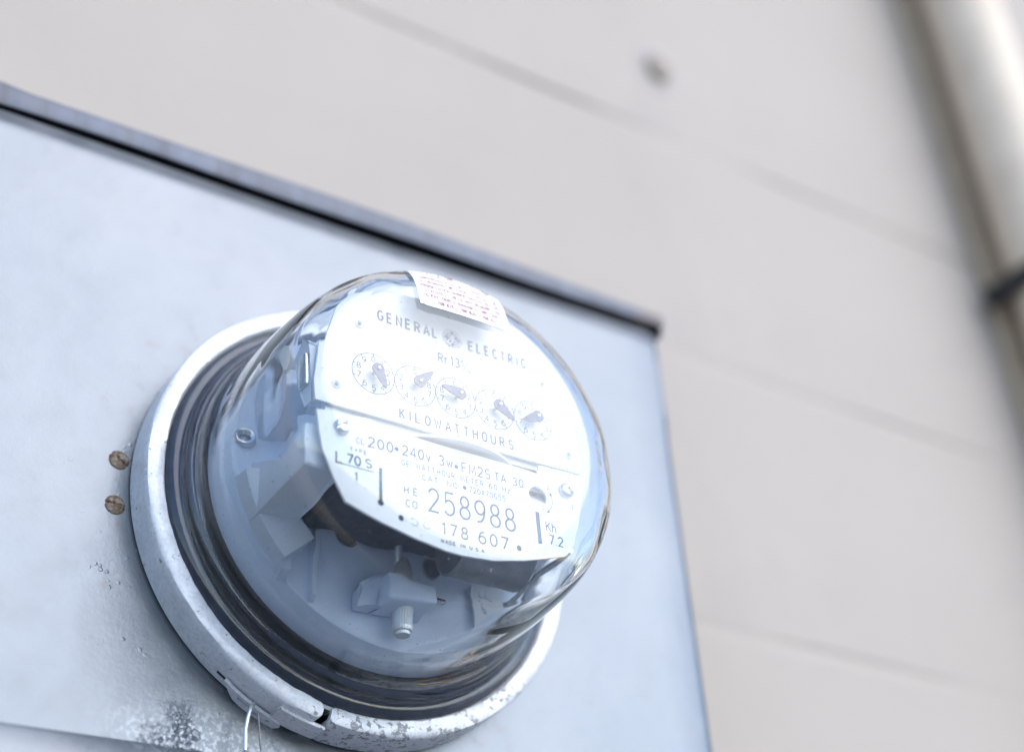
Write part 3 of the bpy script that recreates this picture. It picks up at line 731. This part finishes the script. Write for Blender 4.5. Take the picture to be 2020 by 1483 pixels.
# ------------------------------------------------------------------ base and interior
bm = bmesh.new(); lathe(bm, [(.0938, -.0030), (.0938, -.0116), (.0900, -.0118), (.0790, -.0118), (.0772, -.0122), (.0768, -.0240), (.0760, -.0272), (.0700, -.0275), (0, -.0275)], 128); lathe_fix(bm)
obj("black_base", bm, BLACK, em, smooth=40)
bm = bmesh.new(); lathe(bm, [(.0800, -.01185), (.0802, -.0130), (.0860, -.01305), (.0915, -.0128), (.0918, -.01185)], 128); obj("gasket", bm, GASK, em, smooth=40)
bm = bmesh.new(); lathe(bm, [(.0758, -.0276), (.0757, -.0300), (.0728, -.0408), (.0722, -.0418), (.0710, -.0422), (.03, -.0422), (0, -.0422)], 128, ); lathe_fix(bm)
base = obj("base_moulding", bm, PLAST, em, smooth=35)
bm = bmesh.new(); lathe(bm, [(.0560, -.0420), (.0562, -.0496), (.0570, -.0505), (.0700, -.0505), (.0712, -.0497), (.0718, -.0420)], 20, radians(191), radians(222), close=True, cap=True); obj("raised_step", bm, PLASTL, base, smooth=35)
# left frame of the moulding, lighter and standing forward
def px(name, pts, x0, x1, M, bev=.0012, par=None):
    bm = bmesh.new(); prism(bm, [(a / 1000, b / 1000) for a, b in pts], 'x', x0, x1)
    if bev: bevel(bm, bev, 2)
    return obj(name, bm, M, par or em, smooth=35)
px("side_frame", [(-30, -32.4), (-88.0, -30.6), (-88.0, -12.5), (-66.9, -17.4), (-56.6, -11.6), (-41, -4.6), (-30, -4.6)], -.0648, -.050, PLASTL)
px("side_wall", [(-30, -20), (-52, -17), (-57, -12), (-66, -17), (-86, -10), (-88, -3), (-72.9, 2), (-59.3, 10.6), (-54, 7.7), (-30, 7.7)], -.0535, -.040, PLAST)
px("upper_frame", [(-30, 28), (-40, 31), (-46.6, 38.6), (-53, 37), (-58, 32), (-62, 22.6), (-54.6, 14.5), (-41, 6.6), (-36, -4.2), (-30, -8)], -.0605, -.048, PLASTL)
px("bracket", [(-86, -4), (-89.6, -4), (-89.6, 22), (-84, 26), (-78, 20), (-80, 8)], -.0640, -.060, PLASTL, .0008)
bm = bmesh.new(); tube(bm, [(-.0545, -.052, .0375), (-.0595, -.0565, .0355), (-.0625, -.0600, .0340)], [.0040, .0042, .0034], 16); obj("post", bm, PLATE, em, smooth=50)
bm = bmesh.new(); box(bm, -.0655, -.0635, -.0885, -.0815, .004, .018); bevel(bm, .0008, 2); bk = obj("clip", bm, STEEL, em, smooth=35)
bm = bmesh.new(); lathe(bm, [(.0012, 0), (.0018, -.0010), (.0026, -.0012), (.0032, -.0004), (.0034, .0012)], 24); ey = obj("eyelet", bm, STEEL, em, smooth=50); ey.location = (-.0682, -.0432, .0045); ey.rotation_euler = (0, 0, radians(-14)); ey.scale = (1.25, 1.25, 1.25)
px("right_frame", [(-30, -36), (-86.0, -34), (-87.0, 30), (-60, 34), (-30, 36)], .048, .0560, PLAST)
px("top_frame", [(-30, 42), (-84.0, 44), (-86.0, 52), (-30, 60)], -.034, .034, PLAST, .001)
# register backing, stator and coil
bm = bmesh.new(); box(bm, -.046, .046, -.0885, -.0620, .002, .040); bevel(bm, .001, 1); obj("register_frame", bm, PLASTL, em, smooth=35)
bm = bmesh.new(); box(bm, -.058, .052, -.0898, -.0880, -.0077, .0015); box(bm, -.058, .052, -.0898, -.0880, -.0170, -.0093); obj("backing", bm, PLATE, em)
bm = bmesh.new(); box(bm, -.0455, .040, -.0860, -.0470, -.0330, -.0150); bevel(bm, .0012, 2); st = obj("stator", bm, COIL, em, smooth=35)
bm = bmesh.new(); rr = []
for i in range(44): tube(bm, [(-.0440, -.0845 + .00085 * i, -.0335), (-.0466, -.0845 + .00085 * i, -.0325), (-.0472, -.0845 + .00085 * i, -.0180)], .00062, 6)
obj("coil_winding", bm, COIL, em, smooth=60)
# drag magnet: horizontal drum low on the right
bm = bmesh.new(); lathe(bm, [(0, -.0165), (.0120, -.0165), (.0132, -.0155), (.0132, .0155), (.0120, .0165), (0, .0165)], 40); lathe_fix(bm)
mg = obj("magnet", bm, DULL, em, smooth=35); mg.rotation_euler = (0, 0, radians(90)); mg.location = (.022, -.0735, -.0400)
bm = bmesh.new(); box(bm, -.010, .012, -.0580, -.0425, -.0500, -.0390); bevel(bm, .0016, 3); ck = obj("clamp_block", bm, PLAST, em, smooth=35)
bm = bmesh.new(); prism(bm, [(-.0100, -.0392), (-.0180, -.0424), (-.0180, -.0500), (-.0100, -.0500)], 'y', -.0500, -.0424); bevel(bm, .0012, 2); obj("clamp_wing", bm, PLAST, ck, smooth=35)
def zlathe(bm, prof, cx, cy, n=24, knurl=0):
    cols = []
    for i in range(n):
        a = 2 * pi * i / n; k = 1 + knurl * (i % 2)
        cols.append([bm.verts.new((cx + r * k * cos(a), cy + r * k * sin(a), z)) for r, z in prof])
    for i in range(n):
        A, Bc = cols[i], cols[(i + 1) % n]
        for j in range(len(prof) - 1): bm.faces.new((A[j], A[j + 1], Bc[j + 1], Bc[j]))
    bmesh.ops.remove_doubles(bm, verts=bm.verts, dist=1e-6)
bm = bmesh.new(); zlathe(bm, [(0, -.0392), (.0040, -.0390), (.0043, -.0375), (.0041, -.0345), (.0033, -.0312), (.0022, -.0290), (.0015, -.0285), (0, -.0285)], .0005, -.0520); obj("cap_nut", bm, ALU, em, smooth=40)
bm = bmesh.new(); tube(bm, [(.0005, -.0500, -.0302), (-.0008, -.0505, -.024), (-.0030, -.0522, -.006)], .0014, 12); obj("lightning_rod", bm, ALU, em, smooth=60)
bm = bmesh.new()
cz = [(-.0500 - .0005 * k) for k in range(14)]
zlathe(bm, [(0, -.0498)] + [(.0040 + (.00003 if k % 2 else 0), z) for k, z in enumerate(cz)] + [(.0040, -.0570), (.0036, -.0580), (.0030, -.0583), (.0029, -.0594), (0, -.0596)], .0005, -.0500, 52, .03); obj("thumbscrew", bm, ALU, em, smooth=20)
bm = bmesh.new(); tube(bm, [(.0118, -.0490, -.0440)] + [(.0120 + .00045 * i, -.0490, -.0440) for i in range(1, 19)], [.0019 + (.00022 if i % 2 else -.00012) for i in range(19)], 14); obj("stub_screw", bm, STEEL, em, smooth=30)
for o in list(bpy.data.objects):
    if o.name in ("clamp_block", "cap_nut", "lightning_rod", "thumbscrew", "stub_screw"): o.location = (-.0035, 0, -.0105)
# holes in the moulding floor and ribs
def hole_cup(cx, cz, r):
    bm = bmesh.new(); lathe(bm, [(r * 1.08, -.0002), (r * 1.02, -.0008), (r * .95, -.0004), (r * .93, -.0001), (0, -.0001)], 28); lathe_fix(bm); o = obj("boss", bm, DULL, base, smooth=50); o.location = (cx, -.0423, cz); return o
hole_cup(-.0245, -.0300, .0050); hole_cup(.0160, -.0342, .0040)
px("rib", [(-42, -60), (-45.5, -58), (-45.5, -18), (-42, -16)], -.0395, -.0372, PLAST, .0006, base)
px("step", [(-42.4, -54), (-47.5, -51), (-47.5, -30), (-42.4, -30)], -.0535, -.0490, PLAST, .0008, base)
# hand-marked tag low on the right
bm = bmesh.new(); prism(bm, [(.033, -.0400), (.0480, -.0385), (.0470, -.0500), (.0325, -.0590)], 'y', -.0452, -.0446); tg = obj("marked_tag", bm, PLASTL, em)
FT = flat(-.0452); bm = bmesh.new()
strips(bm, [[(.0365, -.0420), (.0372, -.0432), (.0385, -.0428)], [(.0392, -.0415), (.0396, -.0432), (.0412, -.0428)], [(.0400, -.0452), (.0414, -.0462), (.0408, -.0448), (.0424, -.0458)], [(.0360, -.0470), (.0358, -.0490)], [(.0368, -.0500), (.0366, -.0520), (.0380, -.0514)], [(.0362, -.0532), (.0372, -.0542), (.0378, -.0530), (.0370, -.0524)]], .00030, FT)
obj("hand_marks", bm, INK, tg)
bm = bmesh.new(); lathe(bm, [(.0770, -.0205), (.0776, -.0205), (.0778, -.0262), (.0772, -.0262)], 30, radians(-78), radians(-52), close=True, cap=True); obj("glint_strip", bm, GLINT, em, smooth=40)  # added curved strip standing in for an orange reflection on the glass
bm = bmesh.new(); tube(bm, [(.0500, -.0430, -.0440), (.0520, -.0500, -.0430), (.0530, -.0650, -.0405), (.0530, -.0870, -.0385)], .0013, 10); obj("support_rod", bm, STEEL, em, smooth=60)
